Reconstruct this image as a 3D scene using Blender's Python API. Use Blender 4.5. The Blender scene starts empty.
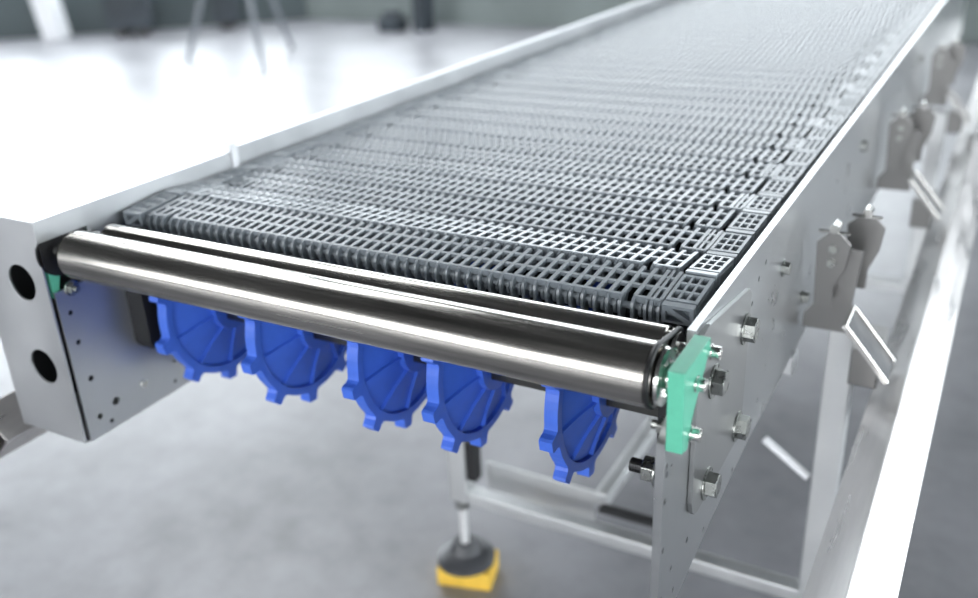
import bpy, bmesh, math, random
from mathutils import Vector, Matrix
from mathutils.geometry import tessellate_polygon
random.seed(7)
S = bpy.context.scene
COL = S.collection
PI = math.pi
FLOOR = -0.92

# ------------------------------------------------------------------ materials
def mat(name, col, rough=.5, metal=0., noise=None, emis=None, strength=0, bump=None, spec=.5, coat=0):
    m = bpy.data.materials.new(name); m.use_nodes = True
    nt = m.node_tree; b = nt.nodes['Principled BSDF']
    b.inputs['Base Color'].default_value = (*col, 1)
    b.inputs['Roughness'].default_value = rough
    b.inputs['Metallic'].default_value = metal
    b.inputs['Specular IOR Level'].default_value = spec
    b.inputs['Coat Weight'].default_value = coat; b.inputs['Coat Roughness'].default_value = .3
    if emis:
        b.inputs['Emission Color'].default_value = (*emis, 1)
        b.inputs['Emission Strength'].default_value = strength
    if noise:      # (scale xyz, colour swing, roughness swing, detail)
        sc, dc, dr, det = noise
        tc = nt.nodes.new('ShaderNodeTexCoord'); mp = nt.nodes.new('ShaderNodeMapping')
        mp.inputs['Scale'].default_value = sc
        nz = nt.nodes.new('ShaderNodeTexNoise'); nz.inputs['Scale'].default_value = 1
        nz.inputs['Detail'].default_value = det; nz.inputs['Roughness'].default_value = .6
        nt.links.new(tc.outputs['Object'], mp.inputs[0]); nt.links.new(mp.outputs[0], nz.inputs['Vector'])
        r1 = nt.nodes.new('ShaderNodeMapRange')
        r1.inputs['From Min'].default_value = .3; r1.inputs['From Max'].default_value = .7
        r1.inputs['To Min'].default_value = 1 - dc; r1.inputs['To Max'].default_value = 1 + dc
        nt.links.new(nz.outputs['Fac'], r1.inputs['Value'])
        mx = nt.nodes.new('ShaderNodeVectorMath'); mx.operation = 'SCALE'
        mx.inputs[0].default_value = col
        nt.links.new(r1.outputs[0], mx.inputs['Scale']); nt.links.new(mx.outputs[0], b.inputs['Base Color'])
        r2 = nt.nodes.new('ShaderNodeMapRange')
        r2.inputs['From Min'].default_value = .3; r2.inputs['From Max'].default_value = .7
        r2.inputs['To Min'].default_value = max(.02, rough - dr); r2.inputs['To Max'].default_value = rough + dr
        nt.links.new(nz.outputs['Fac'], r2.inputs['Value']); nt.links.new(r2.outputs[0], b.inputs['Roughness'])
        if bump:
            bp = nt.nodes.new('ShaderNodeBump'); bp.inputs['Strength'].default_value = bump
            bp.inputs['Distance'].default_value = .001
            nt.links.new(nz.outputs['Fac'], bp.inputs['Height']); nt.links.new(bp.outputs[0], b.inputs['Normal'])
    return m

M = {}
M['panel'] = mat('brushed_panel', (.62, .635, .64), .30, 1, ((25, 25, 25), .03, .03, 3))
M['bracket'] = mat('bracket_steel', (.26, .255, .25), .38, 1)
M['rod'] = mat('zinc_rod', (.85, .85, .85), .5, .6)
M['plate'] = mat('mounting_steel', (.50, .505, .50), .34, 1, ((25, 25, 25), .03, .03, 3))
M['edge'] = mat('cut_steel', (.68, .69, .70), .42, 1)
M['box'] = mat('satin_channel', (.61, .62, .63), .42, 1, ((9, 9, 9), .05, .06, 4))
M['roller'] = mat('turned_roller', (.47, .45, .42), .20, 1, ((3, 90, 90), .28, .10, 8), bump=.04)
M['bright'] = mat('bright_steel', (.78, .77, .74), .16, 1)
M['nut'] = mat('zinc_fastener', (.42, .43, .41), .30, 1, ((150, 150, 150), .12, .06, 3))
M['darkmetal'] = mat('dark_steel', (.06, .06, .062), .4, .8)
M['shaft'] = mat('shaft_steel', (.10, .10, .095), .3, 1)
M['belt'] = mat('grey_belt_plastic', (.235, .265, .29), .33, 0, ((60, 60, 60), .10, .05, 3), spec=.8, coat=.12)
M['blue'] = mat('blue_plastic', (.05, .14, .62), .42, 0, ((50, 50, 50), .06, .05, 3), spec=.5)
M['green'] = mat('green_plastic', (.12, .50, .34), .38, 0, ((70, 70, 70), .05, .05, 3))
M['black'] = mat('black_rubber', (.012, .012, .013), .45)
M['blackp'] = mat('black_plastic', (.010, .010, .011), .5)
M['hole'] = mat('shade_black', (.010, .011, .012), .7, spec=.1)  # near-black that stands in for the shade under the belt
M['beam'] = mat('worn_beam', (.60, .58, .57), .34, 1, ((40, 6, 40), .12, .10, 6))
M['frame'] = mat('stand_steel', (.72, .73, .73), .48, 1, ((10, 10, 10), .05, .05, 4))
M['yellow'] = mat('yellow_wedge', (.72, .46, .06), .55, 0, ((30, 30, 30), .15, .05, 4))
M['rubber'] = mat('foot_rubber', (.05, .052, .058), .45, 0, ((30, 30, 30), .2, .1, 4))
M['tripod'] = mat('tripod_paint', (.17, .185, .205), .5)
M['post'] = mat('white_post', (.80, .81, .83), .5)
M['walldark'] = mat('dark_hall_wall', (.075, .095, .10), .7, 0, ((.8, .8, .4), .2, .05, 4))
M['mach'] = mat('machine_paint', (.035, .045, .055), .6, 0, ((2, 2, 2), .4, .05, 3))
M['wall'] = mat('hall_wall', (.19, .22, .215), .7, 0, ((.8, .8, .4), .15, .05, 4))
M['ceil'] = mat('hall_ceiling', (.022, .022, .022), .8)
M['wframe'] = mat('window_frame', (.25, .26, .27), .5)
M['glow'] = mat('window_daylight', (.9, .9, .9), .5, emis=(.88, .95, 1.0), strength=18)
M['glow_back'] = mat('rear_window_daylight', (.9, .9, .9), .5, emis=(.88, .95, 1.0), strength=8.5)
M['glow_front'] = mat('front_window_daylight', (.9, .9, .9), .5, emis=(.95, .97, 1.0), strength=13)
M['lamp'] = mat('fill_light_glow', (.9, .9, .9), .5, emis=(.95, .98, 1.0), strength=14)  # glow of the added overhead fill light

def floor_mat():
    m = bpy.data.materials.new('polished_concrete'); m.use_nodes = True
    nt = m.node_tree; b = nt.nodes['Principled BSDF']
    tc = nt.nodes.new('ShaderNodeTexCoord')
    def nz(scale, det, rough=.6):
        n = nt.nodes.new('ShaderNodeTexNoise'); n.inputs['Scale'].default_value = scale
        n.inputs['Detail'].default_value = det; n.inputs['Roughness'].default_value = rough
        nt.links.new(tc.outputs['Object'], n.inputs['Vector']); return n
    a = nz(2.2, 6); c = nz(14, 5, .7)
    ad = nt.nodes.new('ShaderNodeMath'); ad.operation = 'MULTIPLY_ADD'; ad.inputs[1].default_value = .35
    nt.links.new(c.outputs['Fac'], ad.inputs[0]); nt.links.new(a.outputs['Fac'], ad.inputs[2])
    cr = nt.nodes.new('ShaderNodeValToRGB')
    e = cr.color_ramp.elements
    e[0].position = .42; e[0].color = (.145, .145, .157, 1)
    e[1].position = .78; e[1].color = (.27, .27, .288, 1)
    nt.links.new(ad.outputs[0], cr.inputs[0]); nt.links.new(cr.outputs[0], b.inputs['Base Color'])
    r = nt.nodes.new('ShaderNodeMapRange'); r.inputs['To Min'].default_value = .30; r.inputs['To Max'].default_value = .42
    nt.links.new(a.outputs['Fac'], r.inputs['Value']); nt.links.new(r.outputs[0], b.inputs['Roughness'])
    return m
M['floor'] = floor_mat()

# ------------------------------------------------------------------ mesh helpers
def box(bm, x0, x1, y0, y1, z0, z1, mtx=None):
    vs = [bm.verts.new(p) for p in ((x0,y0,z0),(x1,y0,z0),(x1,y1,z0),(x0,y1,z0),(x0,y0,z1),(x1,y0,z1),(x1,y1,z1),(x0,y1,z1))]
    for f in ((3,2,1,0),(4,5,6,7),(0,1,5,4),(1,2,6,5),(2,3,7,6),(3,0,4,7)):
        bm.faces.new([vs[i] for i in f])
    if mtx: bmesh.ops.transform(bm, matrix=mtx, verts=vs)
    return vs

def place(axis, u, v, w):
    # the polygon lies in the plane perpendicular to axis; w runs along axis
    if axis == 'x': return (w, u, v)
    if axis == 'y': return (u, w, v)
    return (u, v, w)

def prism(bm, poly, axis, w0, w1, holes=()):
    loops = [list(poly)] + [list(h) for h in holes]
    flat = [p for l in loops for p in l]
    tris = tessellate_polygon([[Vector((p[0], p[1], 0)) for p in l] for l in loops])
    a = [bm.verts.new(place(axis, p[0], p[1], w0)) for p in flat]
    b = [bm.verts.new(place(axis, p[0], p[1], w1)) for p in flat]
    for t in tris:
        try:
            bm.faces.new([a[i] for i in t]); bm.faces.new([b[i] for i in reversed(t)])
        except ValueError: pass
    o = 0
    for l in loops:
        n = len(l)
        for i in range(n):
            j = (i + 1) % n
            try: bm.faces.new((a[o+i], a[o+j], b[o+j], b[o+i]))
            except ValueError: pass
        o += n
    return a + b

def circ(cx, cy, r, n=16, ph=0):
    return [(cx + r*math.cos(ph + 2*PI*i/n), cy + r*math.sin(ph + 2*PI*i/n)) for i in range(n)]

def rod(bm, p0, p1, r, n=20, r1=None):
    p0 = Vector(p0); p1 = Vector(p1); d = p1 - p0
    q = d.to_track_quat('Z', 'Y').to_matrix().to_4x4(); q.translation = (p0 + p1)/2
    bmesh.ops.create_cone(bm, cap_ends=True, segments=n, radius1=r, radius2=r if r1 is None else r1, depth=d.length, matrix=q)

def lathe_x(bm, prof, y, z, n=64):
    # profile of (x, r) turned around the X axis through (y, z)
    rings = []
    for x, r in prof:
        rings.append([bm.verts.new((x, y + r*math.cos(2*PI*i/n), z + r*math.sin(2*PI*i/n))) for i in range(n)])
    for a, b in zip(rings, rings[1:]):
        for i in range(n):
            j = (i+1) % n
            bm.faces.new((a[i], a[j], b[j], b[i]))
    bm.faces.new(rings[0]); bm.faces.new(rings[-1])

def sweep(bm, pts, r, n=10, closed=False):
    rings = []
    N = len(pts); pts = [Vector(p) for p in pts]
    for i, p in enumerate(pts):
        if closed: t = pts[(i+1) % N] - pts[i-1]
        else: t = pts[min(i+1, N-1)] - pts[max(i-1, 0)]
        t.normalize(); u = t.cross(Vector((1, 0, 0)))
        if u.length < .1: u = t.cross(Vector((0, 0, 1)))
        u.normalize(); v = t.cross(u)
        rings.append([bm.verts.new(p + r*(math.cos(2*PI*k/n)*u + math.sin(2*PI*k/n)*v)) for k in range(n)])
    seq = list(zip(rings, rings[1:])) + ([(rings[-1], rings[0])] if closed else [])
    for a, b in seq:
        for k in range(n):
            bm.faces.new((a[k], a[(k+1) % n], b[(k+1) % n], b[k]))
    if not closed: bm.faces.new(rings[0]); bm.faces.new(rings[-1])

def obj(name, bm, m, parent=None, bevel=0, smooth=False, label=None, loc=None):
    bmesh.ops.recalc_face_normals(bm, faces=bm.faces)
    me = bpy.data.meshes.new(name); bm.to_mesh(me); bm.free()
    me.materials.append(M[m])
    if smooth:
        for p in me.polygons: p.use_smooth = True
        me.set_sharp_from_angle(angle=math.radians(35))
    o = bpy.data.objects.new(name, me); COL.objects.link(o)
    if parent: o.parent = parent
    if bevel:
        b = o.modifiers.new('bevel', 'BEVEL'); b.width = bevel; b.segments = 2; b.limit_method = 'ANGLE'; b.angle_limit = math.radians(40)
    if label: o['label'] = label
    return o
B = bmesh.new
def tag(o, label, cat, group=None, kind=None):
    o['label'] = label; o['category'] = cat
    if group: o['group'] = group
    if kind: o['kind'] = kind
    return o
def thing(name, label, cat, loc=(0,0,0), group=None):
    o = bpy.data.objects.new(name, None); COL.objects.link(o); o.location = loc; o.empty_display_size = .02
    return tag(o, label, cat, group)
def struct(name, bm, m, **k):
    o = obj(name, bm, m, **k); o['kind'] = 'structure'; return o
def copy_tree(o, parent=None):
    c = o.copy(); COL.objects.link(c)
    if parent: c.parent = parent
    for ch in list(o.children): copy_tree(ch, c)
    return c

# ------------------------------------------------------------------ the hall
bm = B(); box(bm, -14, 9, -9, 10, FLOOR-.1, FLOOR); struct('floor', bm, 'floor')
bm = B(); box(bm, -14, 9, -9, 10, 4.2, 4.3); struct('ceiling', bm, 'ceil')
def wall_between(name, p, q, wins, ztop=4.2, th=.15):
    # a wall from p to q (inside on the left hand of p->q); wins = (s0, s1, z0, z1) openings in metres along it
    p = Vector((*p, 0)); q = Vector((*q, 0)); L = (q-p).length
    ang = math.atan2(q.y-p.y, q.x-p.x)
    o = None
    bm = B()
    prism(bm, [(0, FLOOR), (L, FLOOR), (L, ztop), (0, ztop)], 'y', -th, 0,
          [[(a, c), (b, c), (b, d), (a, d)] for a, b, c, d in wins])
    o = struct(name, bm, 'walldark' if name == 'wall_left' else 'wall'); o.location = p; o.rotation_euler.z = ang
    return o, p, ang
WN = [0]
def window(p, ang, w, glow='glow'):
    a, b, c, d = w; WN[0] += 1
    t = bpy.data.objects.new('window_%d' % WN[0], None); COL.objects.link(t); t['kind'] = 'structure'
    t.location = p; t.rotation_euler.z = ang
    bm = B(); box(bm, a, b, -.09, -.08, c, d); g = obj('window_pane', bm, glow, t)
    bm = B(); f = .05
    box(bm, a, b, -.08, -.03, c, c+f); box(bm, a, b, -.08, -.03, d-f, d)
    n = max(1, round((b-a)/4.6))
    for i in range(n+1):
        x = a + (b-a-f)*i/n; box(bm, x, x+f, -.08, -.03, c+f, d-f)
    obj('window_frame', bm, 'wframe', t)
def wall(name, p, q, wins, glow='glow'):
    o, pp, ang = wall_between(name, p, q, wins)
    for w in wins: window(pp, ang, w, glow)
wall('wall_back', (9, 7.75), (-6.7, 7.75), [(.3, 7.1, -.35, 3.7), (9.1, 15.55, -.35, 3.7)], 'glow_back')
wall('wall_left', (-6.7, 7.75), (-14, 1.4), [(.15, 9.3, -.35, 3.7)])
wall('wall_left_rear', (-14, 1.4), (-14, -9), [])
wall('wall_front', (-14, -9), (9, -9), [(3, 11.5, -.3, 3.2), (12, 21, -.3, 3.2)], 'glow_front')
wall('wall_right', (9, -9), (9, 7.75), [(2, 7, .2, 2.8), (9.5, 16, -.3, 2.8)])

# an added overhead fill light that brightens the floor on the far left
t = thing('added_fill_light', 'added overhead fill light that brightens the floor left of the conveyor', 'light', (-4.6, 3.2, 4.1))
bm = B(); box(bm, -1.2, 1.2, -1.8, 1.8, 0, .06); obj('housing', bm, 'wframe', t)
bm = B(); box(bm, -1.15, 1.15, -1.75, 1.75, -.015, -.001); obj('diffuser', bm, 'lamp', t)

# ------------------------------------------------------------------ right side panel
XI, XO = .0125, .0205
holesR = [(.3138,-.0065),(.285,-.0162),(.2604,-.0364),(.3314,-.1954),(.3074,-.212),(.2871,-.2231),(.2276,-.2336),(.1154,-.2403),
          (.0559,-.2109),(.0061,-.2096),(-.0210,-.0760),(-.0224,-.1128),(-.0218,-.1677),(.0164,-.2433),(-.0210,-.0850),(-.0222,-.2250)]
t = thing('conveyor_side', 'tall brushed steel side panel along the right edge of the belt, drilled with small holes', 'side panel')
bm = B()
prism(bm, [(-.03,-.262),(-.03,-.049),(-.002,-.034),(.040,-.034),(.046,.026),(3.6,.026),(3.6,-.232),(.6,-.232),(.3,-.234),(.15,-.247),(.03,-.263)], 'x', XI, XO,
      [circ(y, z, .0034, 12) for y, z in holesR])
obj('steel_plate', bm, 'panel', t, bevel=.0006)
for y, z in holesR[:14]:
    bm = B(); rod(bm, (XI+.001, y, z), (XO-.0012, y, z), .0033, 12); obj('hole_shade_disc', bm, 'blackp', t)  # black discs put the shade inside the drilled holes into colour
for y, z in ((.4158,-.0522),(.5739,-.156),(1.02,-.05),(1.9,-.05)):
    bm = B(); rod(bm, (XO, y, z), (XO+.009, y, z), .0085, 6); rod(bm, (XO+.0001, y, z), (XO+.002, y, z), .011, 20)
    obj('hex_bolt', bm, 'nut', t, bevel=.0006)

# mounting plate with four hex bolts
t = thing('mounting_plate', 'steel bearing mounting plate with four hex bolts on the right side panel', 'plate')
bm = B()
out = [(.047,.018),(.047,-.160),(.050,-.172),(.058,-.180),(.070,-.184),(.216,-.184),(.228,-.178),(.232,-.168),(.232,-.010),(.222,-.002),(.075,.021)]
prism(bm, out, 'x', XO+.0002, XO+.0052)
obj('plate_body', bm, 'plate', t, bevel=.0008)
def hexbolt(parent, y, z, x, s=.0105, h=.0085, wash=True, name='hex_bolt', rot=.2):
    bm = B(); bm2 = None
    if wash: rod(bm, (x, y, z), (x+.0018, y, z), s*1.28, 28); 
    x1 = x + (.0018 if wash else 0)
    prism(bm, circ(y, z, s, 6, rot), 'x', x1, x1+h)
    rod(bm, (x1+h, y, z), (x1+h+.0006, y, z), s*.82, 24)
    return obj(name, bm, 'nut', parent, bevel=.0007)
for k, (y, z) in enumerate(((.2127,-.0445),(.097,-.049),(.2104,-.1633),(.0951,-.166))):
    hexbolt(t, y, z, XO+.0053, .0138, .0105, rot=.3+k*.37)
# bolt shank and nut showing inside the panel
bm = B(); rod(bm, (-.055, .0951, -.166), (-.0072, .0951, -.166), .0066, 20)
for i in range(8): rod(bm, (-.0545+i*.0018, .0951, -.166), (-.0536+i*.0018, .0951, -.166), .0076, 20)
obj('threaded_shank', bm, 'darkmetal', t)
bm = B(); prism(bm, circ(.0951, -.166, .0150, 6, .5), 'x', -.040, -.027); rod(bm, (-.027, .0951, -.166), (-.024, .0951, -.166), .017, 24)
obj('hex_nut', bm, 'nut', t, bevel=.001)

# flange bearings, one inside each wall
def flange_bearing(name, x0, x1, label):
    t = thing(name, label, 'bearing')
    r = .02; pts = []
    for cy, cz, a0 in ((.154+.052,-.106+.052,0),(.154-.052,-.106+.052,90),(.154-.052,-.106-.052,180),(.154+.052,-.106-.052,270)):
        for i in range(6):
            a = math.radians(a0 + i*18); pts.append((cy + r*math.cos(a), cz + r*math.sin(a)))
    bm = B(); prism(bm, pts, 'x', min(x0, x1), max(x0, x1)); obj('flange', bm, 'blackp', t, bevel=.002)
    d = 1 if x1 > x0 else -1
    bm = B(); lathe_x(bm, [(x1, .045), (x1+d*.014, .040), (x1+d*.016, .03)], .190, -.129, 40); obj('housing', bm, 'blackp', t, smooth=True)
flange_bearing('flange_bearing', XI-.0002, XI-.036, 'black square flange bearing on the inner face of the right side panel')
flange_bearing('flange_bearing', -.7748, -.745, 'black square flange bearing on the inner face of the left side channel')

# green bearing blocks
t = thing('bearing_block', 'mint green plastic bearing block with three bolts beside the right roller end', 'block')
bm = B()
prism(bm, [(-.0325,.0245),(.0425,.0250),(.0420,.0160),(.030,.0005),(.012,-.016),(-.003,-.034),(-.013,-.060),(-.0290,-.0555)], 'x', XO+.0002, .0355)
obj('block_body', bm, 'green', t, bevel=.0012)
for k, (y, z) in enumerate(((.0440,.0095),(.001,-.001),(-.0058,-.0467))):
    bm = B(); rod(bm, (.0356, y, z), (.0372, y, z), .0075, 24); rod(bm, (.0372, y, z), (.0445, y, z), .0062, 24, )
    prism(bm, circ(y, z, .0031, 6), 'x', .0445, .0452)
    obj('cap_bolt', bm, 'bright', t, bevel=.0006)
bm = B(); rod(bm, (.0125, -.005, -.0467), (.006, -.005, -.0467), .0078, 6); rod(bm, (.006, -.005, -.0467), (.000, -.005, -.0467), .004, 14)
obj('lock_nut', bm, 'nut', t, bevel=.0006)
t = thing('bearing_block', 'dark-shaded green bearing block behind the left roller end inside the steel channel', 'block')
bm = B()
prism(bm, [(-.018,.0245),(.0425,.0250),(.0420,.0160),(.030,.0005),(.012,-.016),(-.003,-.034),(-.010,-.060),(-.0180,-.0600)], 'x', -.7930, -.7810)
obj('block_body', bm, 'green', t, bevel=.0012)
bm = B(); prism(bm, circ(.004, 0, .0335, 48), 'x', -.7805, -.7785); obj('opening_shade', bm, 'blackp', t)  # black disc and sheet added to darken the notch opening
bm = B(); prism(bm, [(.010,.026),(.044,.026),(.044,-.045),(.010,-.045)], 'x', -.7784, -.7765); obj('opening_shade', bm, 'blackp', t)

# ------------------------------------------------------------------ left side channel
XL = -.775; XLO = -.905; YF = -.024; ZT = .0455
t = thing('side_channel', 'deep box-shaped steel side channel left of the belt, two round holes in its end face', 'side channel')
holesL = [(-.0050,-.083,.0036),(-.0040,-.1255,.0036),(.0014,-.1815,.0042),(.080,-.228,.0048),(.0305,-.2315,.0060),(.0015,-.2400,.0042),(.0175,-.2555,.0034),(.1350,-.253,.0030),(.140,-.222,.0030)]
bm = B()
prism(bm, [(YF+.004,-.268),(YF+.004,-.050),(.046,-.050),(.046,.018),(YF,.018),(YF,ZT-.001),(.318,ZT-.001),(.318,.0),(3.6,.0),(3.6,-.268)], 'x', XL-.003, XL,
      [circ(y, z, r, 14) for y, z, r in holesL])
obj('inner_plate', bm, 'box', t, bevel=.0005)
bm = B()
prism(bm, [(XLO, -.268), (XL-.0035, -.268), (XL-.0035, .016), (XL, .018), (XL, ZT), (XLO, ZT)], 'y', YF-.003, YF,
      [circ(-.825, -.041, .0245, 40), circ(-.825, -.161, .0245, 40)])
obj('end_face', bm, 'box', t, bevel=.0007)
bm = B(); box(bm, XLO, XL, YF, .318, ZT-.002, ZT); obj('top_flange', bm, 'box', t, bevel=.0005)
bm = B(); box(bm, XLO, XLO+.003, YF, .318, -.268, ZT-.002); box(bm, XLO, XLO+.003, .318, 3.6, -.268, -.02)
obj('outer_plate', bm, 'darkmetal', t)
bm = B(); box(bm, XLO+.003, XL-.003, YF, 3.6, -.268, -.265); obj('bottom_flange', bm, 'box', t)
bm = B(); rod(bm, (XL, .004, -.0515), (XL+.003, .004, -.0515), .0105, 24); rod(bm, (XL+.003, .004, -.0515), (XL+.008, .004, -.0515), .008, 6)
rod(bm, (XL+.008, .004, -.0515), (XL+.013, .004, -.0515), .004, 16)
obj('lock_nut', bm, 'nut', t, bevel=.0006)
bm = B(); rod(bm, (XL, .079, -.228), (XL+.004, .079, -.228), .006, 18); obj('rivet', bm, 'bright', t, bevel=.0006)

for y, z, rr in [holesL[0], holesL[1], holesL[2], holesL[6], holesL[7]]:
    bm = B(); rod(bm, (XL-.0026, y, z), (XL-.0006, y, z), rr-.0001, 14); obj('hole_shade_disc', bm, 'blackp', t)  # black discs painted in as shade inside the left plate holes
t = thing('guide_rail', 'folded steel guide rail left of the belt, running back from the joint clip', 'guide rail')
bm = B()
prism(bm, [(-.778,.002),(-.775,.002),(-.775,.051),(-.787,.051),(-.787,.040),(-.785,.040),(-.785,.049),(-.778,.049)], 'y', .324, 3.6)
obj('folded_rail', bm, 'box', t, bevel=.0006)
t = thing('joint_clip', 'small bright clip over the joint of the left rail', 'clip')
bm = B()
prism(bm, [(-.7745,.018),(-.7715,.018),(-.7715,.0565),(-.792,.0565),(-.792,.0515),(-.7745,.0515)], 'y', .314, .328)
obj('clip_body', bm, 'post', t, bevel=.0008)

# ------------------------------------------------------------------ added black sheets under the belt that darken its openings
t = thing('added_belt_backing', 'added black sheets under the mesh belt that darken its openings', 'bed')
bm = B(); box(bm, -.773, .0115, .29, 3.6, -.045, -.0312); obj('shade_sheet', bm, 'hole', t)
gx = [-.738, -.722, -.700, -.569, -.547, -.410, -.388, -.299, -.277, -.151, -.129, -.027]
for k in range(0, 12, 2):
    bm = B(); box(bm, gx[k], gx[k+1], .084, .290, -.036, -.032); obj('front_shade_strip', bm, 'hole', t)  # added strips block floor light behind the front belt openings
bm = B(); box(bm, -.773, .0115, .30, 3.6, -.205, -.200); box(bm, -.773, .0115, .300, .304, -.200, -.045); obj('lower_shade_sheet', bm, 'hole', t)  # added lower sheet keeps the cavity under the belt dark

# ------------------------------------------------------------------ rollers
def roller(name, y, z, r, xl, xr, label, end):
    t = thing(name, label, 'roller')
    bm = B()
    lathe_x(bm, [(xl+.004, r-.004), (xl+.004, r-.0012), (xl+.0052, r), (xr-.006, r), (xr-.0052, r-.001), (xr-.0052, r-.004), (xr-.001, r-.004), (xr-.001,r-.0012),(xr, r-.0012), (xr, r-.004)], y, z, 96)
    obj('roller_tube', bm, 'roller', t, smooth=True)
    bm = B(); lathe_x(bm, [(xr, r-.008), (xr+.003, r-.003), (xr+.006, r-.004), (xr+.0065, r-.012), (xr+.004, r-.014)], y, z, 64)
    obj('end_cap', bm, 'bright', t, smooth=True); bm = B()
    lathe_x(bm, [(xl-.001, r-.012), (xl-.0005, r-.003), (xl+.002, r-.0015), (xl+.003, r-.006)], y, z, 64)
    obj('end_cap', bm, 'bright', t, smooth=True)
    bm = B(); rod(bm, (xl-.028, y, z), (xl, y, z), r*.35, 28); obj('axle', bm, 'bright', t, smooth=True); bm = B(); rod(bm, (xr+.003, y, z), (end, y, z), r*.35, 28)
    obj('axle', bm, 'bright', t, smooth=True)
    return t
roller('steel_roller', 0, 0, .030, -.7445, .004, 'thick polished steel roller across the front end of the conveyor', XO)
roller('steel_roller', .0525, .0015, .020, -.7445, -.002, 'thinner steel roller between the front roller and the belt', XO)
# o-ring joining both rollers at their right ends
pts = []
xr = .0010
a = math.atan2(.0015, .0525)
off = math.acos((.0285-.0185)/.0525)
for i in range(31):
    th = a + off + (2*PI-2*off)*i/30
    pts.append((xr, .0285*math.cos(th), .0285*math.sin(th)))
for i in range(17):
    th = a - off + (2*off)*i/16
    pts.append((xr, .0525 + .0185*math.cos(th), .0015 + .0185*math.sin(th)))
bm = B(); sweep(bm, pts, .0026, 10, True)
tag(obj('drive_ring', bm, 'black', smooth=True), 'black rubber drive ring looped round both steel rollers at their right end', 'ring')

# ------------------------------------------------------------------ the mesh belt
BX0, BX1, P = -.768, .003, .074
def belt_bm(odd):
    bm = B(); n = 53; left = BX0 + .033; right = BX1 - .033
    step = (right-left)/n
    arc = [(.004 + .0105*math.cos(math.radians(a)), -.0110 + .0105*math.sin(math.radians(a))) for a in (95, 120, 145, 170, 195, 220, 245, 270)]
    arc = [(.004,-.0005),(.000,-.0016),(-.0035,-.0045),(-.0055,-.009),(-.0060,-.015),(-.0050,-.021),(-.0020,-.027),(.002,-.0300),(.007,-.0285)]
    fin = arc + [(.011,-.019),(.018,-.007),(.060,-.0055),(.066,-.012),(.0705,-.011),(.0715,-.004),(.069,-.0005)]
    o = .25 if odd else .75
    xs = [left + step*(i+o) for i in range(n)]
    for i, x in enumerate(xs):
        edge = False
        if not edge: prism(bm, fin, 'x', x-.0015, x+.0015); box(bm, x-.0021, x+.0021, .0063, .068, -.005, -.0001)
        else: box(bm, x-.0021, x+.0021, .028, .069, -.009, 0)
        # recessed barrel between the fins
        xm = x + step*.5
        if i < n-1 and i not in (n-4, 2):
            b = [(.0050 + .0082*math.cos(math.radians(q)), -.0150 + .0105*math.sin(math.radians(q))) for q in range(0, 360, 30)]
            lathe_x(bm, [(xm-.0028,.0062),(xm-.0014,.0090),(xm+.0014,.0090),(xm+.0028,.0062)], .0072, -.0150, 18)
        # middle row of openings is staggered by short extra ribs
    x0, x1 = xs[0]-.002, xs[-1]+.002
    box(bm, xs[0], xs[2], .0028, .0062, -.007, -.0001); box(bm, xs[n-3], xs[n-1], .0028, .0062, -.007, -.0001)
    xa, xb = xs[3], xs[n-4]
    box(bm, xa, xb, .0028, .0062, -.007, -.0001)
    box(bm, x0, x1, .0262, .0304, -.0042, -.0003); box(bm, x0, x1, .0502, .0544, -.0042, -.0003)
    rod(bm, (BX0+.004, .0040, -.0120), (BX1-.004, .0040, -.0120), .0036, 12)
    for s in (0, 1):
        def X(v): return BX1 - v if s else BX0 + v
        a, b = sorted((X(.0005), X(.0325)))
        w = b - a
        hs = []
        for i in range(3):
            for j in range(3):
                hx = a + .0035 + i*(w-.007+.0022)/3; hy = .011 + j*.0172
                ww = (w-.007+.0022)/3 - .0024
                hs.append([(hx,hy),(hx+ww,hy),(hx+ww,hy+.0138),(hx,hy+.0138)])
        prism(bm, [(a,.006),(b,.006),(b,.0625),(a,.0625)], 'z', -.013, .0006, hs)
        box(bm, *sorted((X(0.0), X(.003))), .008, .058, -.019, -.004)
        # braced end frame facing forward
        fr = [(a,-.0185),(b,-.0185),(b,.0004),(a,.0004)]
        i0, i1, j0, j1 = a+.004, b-.004, -.0160, -.0028
        lo = [(i0,j0),(i1-.006,j0),(i0,j1-.003)]; hi = [(i0+.006,j1),(i1,j0+.003),(i1,j1)]
        if not s:
            lo = [(i1,j0),(i1,j1-.003),(i0+.006,j0)]; hi = [(i1-.006,j1),(i0,j1),(i0,j0+.003)]
        vs = prism(bm, fr, 'y', -.0055, .003, [lo, hi])
        box(bm, a+.002, b-.002, .004, .006, -.017, -.001)
        # single fin near the block
        xc = X(.044)
        prism(bm, fin, 'x', xc-.0016, xc+.0016)
    return bm
belt = thing('mesh_belt', 'grey plastic modular mesh conveyor belt running away from the rollers', 'belt')
nodes = [(.104,.0215),(.1775,.0275),(.2512,.0210),(.3250,.0220),(.3985,.0226),(.4725,.0213)]
zj = random.Random(3)
while nodes[-1][0] < 3.5:
    nodes.append((nodes[-1][0]+.0739, .0218 + zj.uniform(-.0011, .0011)))
meshes = []
for odd in (0, 1):
    o = obj('belt_row', belt_bm(odd), 'belt'); meshes.append(o.data); bpy.data.objects.remove(o)
for i in range(len(nodes)-1):
    (y0, z0), (y1, z1) = nodes[i], nodes[i+1]
    o = bpy.data.objects.new('belt_row', meshes[i % 2]); COL.objects.link(o); o.parent = belt
    o.location = (0, y0, z0); o.rotation_euler.x = math.atan2(z1-z0, y1-y0)

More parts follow.
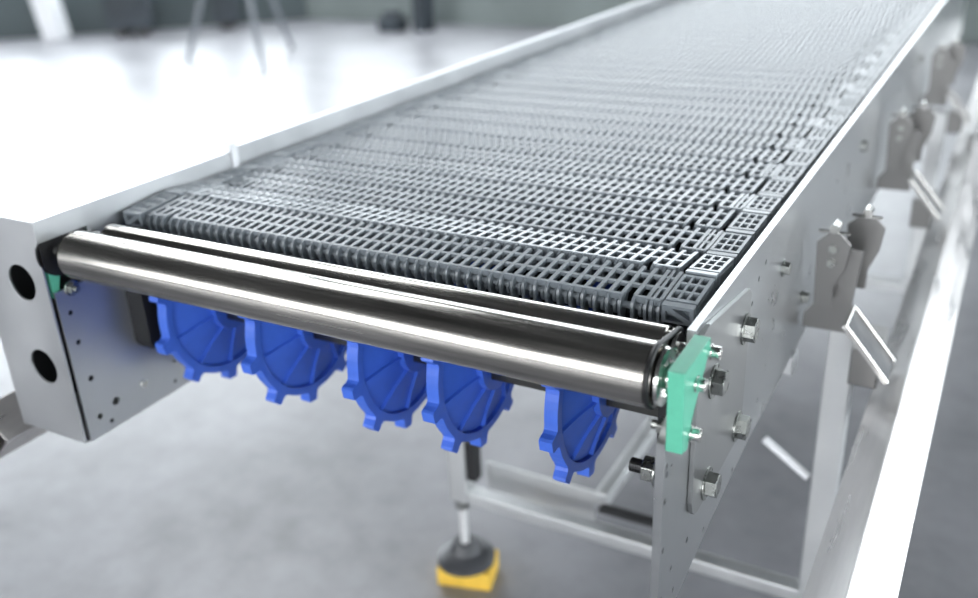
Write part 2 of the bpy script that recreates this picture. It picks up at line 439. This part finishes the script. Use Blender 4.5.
# ------------------------------------------------------------------ shaft and blue sprockets
SY, SZ = .190, -.129
bm = B()
box(bm, -.744, -.025, SY-.0208, SY+.0208, SZ-.0208, SZ+.0208)
tag(obj('drive_shaft', bm, 'shaft', bevel=.001), 'square dark steel drive shaft carrying the blue sprockets', 'shaft')
NT = 10; RT = .1200; RR = .1050
def gear_profile():
    pts = []
    for k in range(NT):
        c = 2*PI*k/NT
        for da, r in ((-.150, RR), (-.098, RR+.001), (-.078, RR+.005), (-.070, RT-.003), (-.054, RT), (.054, RT), (.070, RT-.003), (.078, RR+.005), (.098, RR+.001), (.150, RR)):
            pts.append((r*math.cos(c+da), r*math.sin(c+da)))
        for da in (.22, .314, .408): pts.append((RR*math.cos(c+da), RR*math.sin(c+da)))
    return pts
def sprocket_proto():
    t = thing('drive_sprocket', '', 'sprocket', (0, SY, SZ), 'blue sprockets on the drive shaft')
    bm = B(); prism(bm, gear_profile(), 'x', 0, .0155, [circ(0, 0, .0950, 60)]); obj('toothed_rim', bm, 'blue', t, bevel=.0014)
    # domed web with low ribs running from the hub to the rim
    bm = B(); n = 60; rings = []
    for x, rr in ((.0035,.0945),(.0105,.0945),(.0125,.088),(.0185,.066),(.0255,.044),(.0265,.036),(.0035,.036)):
        rings.append([bm.verts.new((x, rr*math.cos(2*PI*i/n), rr*math.sin(2*PI*i/n))) for i in range(n)])
    for a, b in zip(rings, rings[1:] + rings[:1]):
        for i in range(n): bm.faces.new((a[i], a[(i+1)%n], b[(i+1)%n], b[i]))
    obj('domed_web', bm, 'blue', t, smooth=True)
    for k in range(NT):
        bm = B(); mt = Matrix.Rotation(2*PI*k/NT, 4, 'X')
        vs = prism(bm, [(.039, .020), (.094, .006), (.094, .0160), (.066, .0225), (.044, .0300), (.039, .031)], 'z', -.0013, .0013)
        for v in vs: v.co = mt @ Vector((v.co.y, v.co.x, v.co.z))
        obj('rib', bm, 'blue', t)
    bm = B()
    sq = .0203
    prism(bm, circ(0, 0, .040, 40), 'x', -.002, .034, [[(-sq,-sq),(sq,-sq),(sq,sq),(-sq,sq)]]); obj('hub', bm, 'blue', t, bevel=.001)
    return t
sp = sprocket_proto()
SP = [(-.7196, .235, 'leftmost blue sprocket, next to the black flange bearing on the left'),
      (-.5664, .19, 'second blue sprocket from the left on the drive shaft'),
      (-.4079, .175, 'middle one of the five blue sprockets on the drive shaft'),
      (-.2964, .21, 'fourth blue sprocket from the left, second nearest to the green block'),
      (-.1484, .19, 'rightmost blue sprocket, nearest to the green bearing block')]
for i, (x, ph, lab) in enumerate(SP):
    o = sp if i == 0 else copy_tree(sp)
    o.location = (x, SY, SZ); o.rotation_euler.x = PI + ph; o['label'] = lab; o.scale = (1.0423,)*3

# ------------------------------------------------------------------ diamond-set side beams
H = .045
def beam(x, label, z=-.25, y0=-.045, y1=4.2):
    bm = B(); c = z - H; i = H - .005
    prism(bm, [(x-H,c),(x,c-H),(x+H,c),(x,c+H)], 'y', y0, y1, [[(x-i,c),(x,c-i),(x+i,c),(x,c+i)]])
    return tag(obj('side_beam', bm, 'beam', bevel=.002), label, 'beam', None)
beam(.171, 'square steel tube beam set on its corner, right of the conveyor')
beam(-.970, 'square steel tube beam set on its corner, open end beside the left channel')

# ------------------------------------------------------------------ stand: legs, crossbars
def stand(y, label, nolow=False):
    t = thing('support_stand', label, 'stand')
    for x0, x1 in ((-.612, -.574), (.0585, .0965)):
        bm = B(); box(bm, x0, x1, y, y+.038, -.72, -.275 if x0 < 0 else -.20); obj('leg', bm, 'frame', t, bevel=.002)
    bm = B(); box(bm, -.574, .0585, y+.004, y+.034, -.72, -.695); obj('crossbar', bm, 'frame', t, bevel=.002)
    bm = B(); box(bm, -.90, .012, y+.002, y+.036, -.30, -.269); obj('top_bar', bm, 'frame', t, bevel=.002)
    return t
t = stand(.60, 'pale steel support stand with crossbar under the front of the conveyor')
bm = B(); box(bm, -.582, -.345, .700, .705, -.750, -.684); obj('channel_web', bm, 'frame', t, bevel=.001)
bm = B(); box(bm, -.345, -.318, .700, 1.90, -.712, -.684); obj('long_bar', bm, 'frame', t, bevel=.002)
bm = B(); box(bm, -.574, -.553, .604, .630, -.665, -.575); obj('dark_clamp', bm, 'blackp', t, bevel=.002)
bm = B(); box(bm, -.315, -.205, .645, .665, -.684, -.676); obj('rubber_strip', bm, 'black', t)
bm = B(); rod(bm, (-.022, .62, -.430), (.050, .62, -.481), .0065, 16); obj('brace_rod', bm, 'post', t, smooth=True, label='short white brace rod')
t2 = stand(2.0, 'second support stand farther back beneath the conveyor')
def foot(x, y, label, fl=FLOOR):
    t = thing('levelling_foot', label, 'foot', (x, y, fl))
    bm = B(); rod(bm, (0,0,.045), (0,0,-.72-fl), .0085, 20); obj('threaded_rod', bm, 'rod', t, smooth=True)
    bm = B()
    prof = [(0,.0),(.056,.0),(.060,.004),(.060,.014),(.052,.022),(.034,.028),(.024,.046),(.0,.046)]
    n = 40; rings = []
    for r, z in prof[1:-1]:
        rings.append([bm.verts.new((r*math.cos(2*PI*i/n), r*math.sin(2*PI*i/n), z)) for i in range(n)])
    for a, b in zip(rings, rings[1:]):
        for i in range(n): bm.faces.new((a[i], a[(i+1)%n], b[(i+1)%n], b[i]))
    bm.faces.new(rings[0]); bm.faces.new(rings[-1])
    obj('rubber_pad', bm, 'rubber', t, smooth=True)
    bm = B(); prism(bm, circ(0,0,.017,6), 'z', -.742-fl, -.7205-fl); obj('lock_nut', bm, 'nut', t, bevel=.001)
    return t
foot(-.596, .62, 'round dark rubber levelling foot standing on the yellow wedge', FLOOR+.0437)
foot(.077, .62, 'levelling foot under the right front leg of the stand')
foot(-.596, 2.02, 'levelling foot under the left rear leg of the stand')
foot(.077, 2.02, 'levelling foot under the right rear leg of the stand')
bm = B()
vs = box(bm, -.056, .056, -.040, .042, 0, .0432)
o = tag(obj('yellow_wedge', bm, 'yellow', bevel=.003), 'yellow block on the floor beneath the dark levelling foot', 'block'); o.location = (-.594, .623, FLOOR); o.rotation_euler.z = .266

# ------------------------------------------------------------------ brackets on the right wall carrying the beam
def bracket(y, label):
    t = thing('beam_bracket', label, 'bracket', (0, y, 0), 'brackets holding the right beam')
    # two octagonal head plates with a pin through each top
    for k, (dy, x0, x1, zt, m) in enumerate(((-.05, .036, .080, -.045, 'bracket'), (.03, .062, .112, -.043, 'bracket'))):
        c = .016
        bm = B(); prism(bm, [(x0+.004,zt-.11),(x0,zt-c),(x0+c,zt),(x1-c,zt),(x1,zt-c),(x1-.004,zt-.05),(x1-.016,zt-.08),(x1-.016,zt-.11)], 'y', dy-.002, dy+.002)
        obj('head_plate', bm, m, t, bevel=.0008)
    bm = B(); prism(bm, [(.066,-.075),(.094,-.075),(.088,-.15),(.088,-.199),(.0245,-.199),(.0245,-.178),(.045,-.15)], 'y', -.030, -.024); obj('stem_plate', bm, 'bracket', t, bevel=.001)
    for dy, x in ((-.05, .058), (.03, .087)):
        bm = B(); rod(bm, (x, dy-.010, -.038), (x, dy+.010, -.038), .0065, 16); rod(bm, (x-.020, dy-.006, -.0435), (x+.020, dy-.006, -.0435), .0024, 10)
        obj('top_bolt', bm, 'bright', t, smooth=True)
    for z in (-.068, -.088):
        bm = B(); rod(bm, (.058, -.058, z), (.058, -.0525, z), .006, 6); obj('hex_bolt', bm, 'nut', t)
    # open U clamp reaching down to the beam
    mt = Matrix.Translation((.091, -.075, -.155)) @ Matrix.Rotation(math.radians(50), 4, 'Y')
    L = .092
    for ya, yb in ((-.035, -.032), (.032, .035)):
        bm = B(); box(bm, 0, L, ya, yb, -.002, .006, mt); obj('clamp_arm', bm, 'bright', t, bevel=.001)
    bm = B(); box(bm, -.003, 0, -.035, .035, -.002, .006, mt); obj('clamp_end', bm, 'bright', t, bevel=.001)
    bm = B(); box(bm, 0, L, -.0319, .0319, -.002, .001, mt); obj('shaded_clamp_base', bm, 'rubber', t)  # dark colour stands in for the dark reflection inside the metal clamp
    bm = B(); box(bm, .098, .135, -.060, .030, -.262, -.205); obj('saddle', bm, 'bracket', t, bevel=.002)
    return t
b0 = bracket(.60, 'steel beam bracket with bolted head plates, nearest to the green block')
b1 = copy_tree(b0); b1.location.y = 1.30; b1['label'] = 'blurred beam bracket on the right panel, behind the nearest bracket'
b2 = copy_tree(b0); b2.location.y = 2.10; b2['label'] = 'farthest beam bracket at the upper right corner of the view'

# ------------------------------------------------------------------ far background
def leaning(name, p0, p1, w, m, label, cat):
    bm = B(); p0 = Vector(p0); p1 = Vector(p1); d = p1-p0
    q = d.to_track_quat('Z', 'Y').to_matrix().to_4x4(); q.translation = p0
    box(bm, -w/2, w/2, -w/2, w/2, 0, d.length, q)
    return tag(obj(name, bm, m, bevel=.01), label, cat)
t = thing('camera_tripod', 'thin dark tripod standing on the bright floor behind the conveyor', 'tripod', (-5.40, 5.35, FLOOR))
hub = Vector((0, 0, 1.35))
for p in ((-.61, -.10, 0), (.39, -.27, 0), (-.12, .70, 0)):
    p = Vector(p); bm = B(); rod(bm, p, p.lerp(hub, .5), .022, 12); rod(bm, p.lerp(hub, .45), hub, .032, 12); obj('leg', bm, 'tripod', t, smooth=True)
bm = B(); rod(bm, (0,0,1.05), (0,0,1.6), .03, 14); rod(bm, (0,0,1.3), (0,0,1.38), .06, 14); obj('centre_column', bm, 'tripod', t, smooth=True)
leaning('white_post', (-8.42, 5.85, FLOOR), (-8.75, 5.75, 1.6), .2, 'post', 'white post leaning near the far left corner', 'post')
bm = B(); box(bm, -.06, .06, -.1, .1, 0, 3.0); box(bm, -.12, .12, -.012, .012, 0, 3.0)
o = tag(obj('steel_column', bm, 'mach'), 'dark upright column against the back wall', 'column'); o.location = (-4.9, 7.3, FLOOR)
bm = B(); box(bm, -.12, .12, -.1, .1, 0, .14); box(bm, -.08, .08, -.06, .06, .14, .2)
o = tag(obj('floor_case', bm, 'mach', bevel=.02), 'small dark case on the floor beside the upright column', 'case'); o.location = (-5.2, 7.2, FLOOR)
def machine(x, y, w, d, h, rz, label):
    t = thing('machine_cabinet', label, 'machine', (x, y, FLOOR)); t.rotation_euler.z = rz
    bm = B(); box(bm, -w/2, w/2, -d/2, d/2, .08, h); obj('body', bm, 'mach', t, bevel=.02)
    bm = B(); box(bm, -w/2+.08, w/2-.08, -d/2-.03, -d/2, .25, h-.2); obj('door', bm, 'mach', t, bevel=.01)
    for sx in (-1, 1):
        for sy in (-1, 1): bm = B(); box(bm, sx*(w/2-.1)-.04, sx*(w/2-.1)+.04, sy*(d/2-.1)-.04, sy*(d/2-.1)+.04, 0, .08); obj('foot', bm, 'darkmetal', t)
machine(-7.85, 6.33, .42, .35, 1.7, .716, 'dark machine cabinet by the far left wall, between the post and the tripod')
machine(-7.15, 6.98, .26, .30, 1.5, .716, 'narrow dark machine cabinet against the far left wall, right behind the tripod')
machine(2.0, 6.4, 1.6, .8, 1.9, 0, 'dark machine cabinet far behind the conveyor on the right')

# ------------------------------------------------------------------ world, camera
w = bpy.data.worlds.new('world'); S.world = w; w.use_nodes = True
w.node_tree.nodes['Background'].inputs[0].default_value = (.75, .82, .9, 1)
w.node_tree.nodes['Background'].inputs[1].default_value = .5
cd = bpy.data.cameras.new('camera'); cam = bpy.data.objects.new('camera', cd); COL.objects.link(cam)
cam.location = (.23131, -.69672, .40007)
cam.rotation_euler = (1.15153204, .03929003, .49829836)
cd.sensor_width = 36; cd.lens = 939.873/978*36; cd.clip_start = .02
cd.dof.use_dof = True; cd.dof.focus_distance = .96; cd.dof.aperture_fstop = 2.5; cd.dof.aperture_blades = 0
S.camera = cam
S.view_settings.view_transform = 'Standard'; S.view_settings.look = 'None'
S.view_settings.exposure = -1.0; S.view_settings.gamma = 1; S.view_settings.use_curve_mapping = False
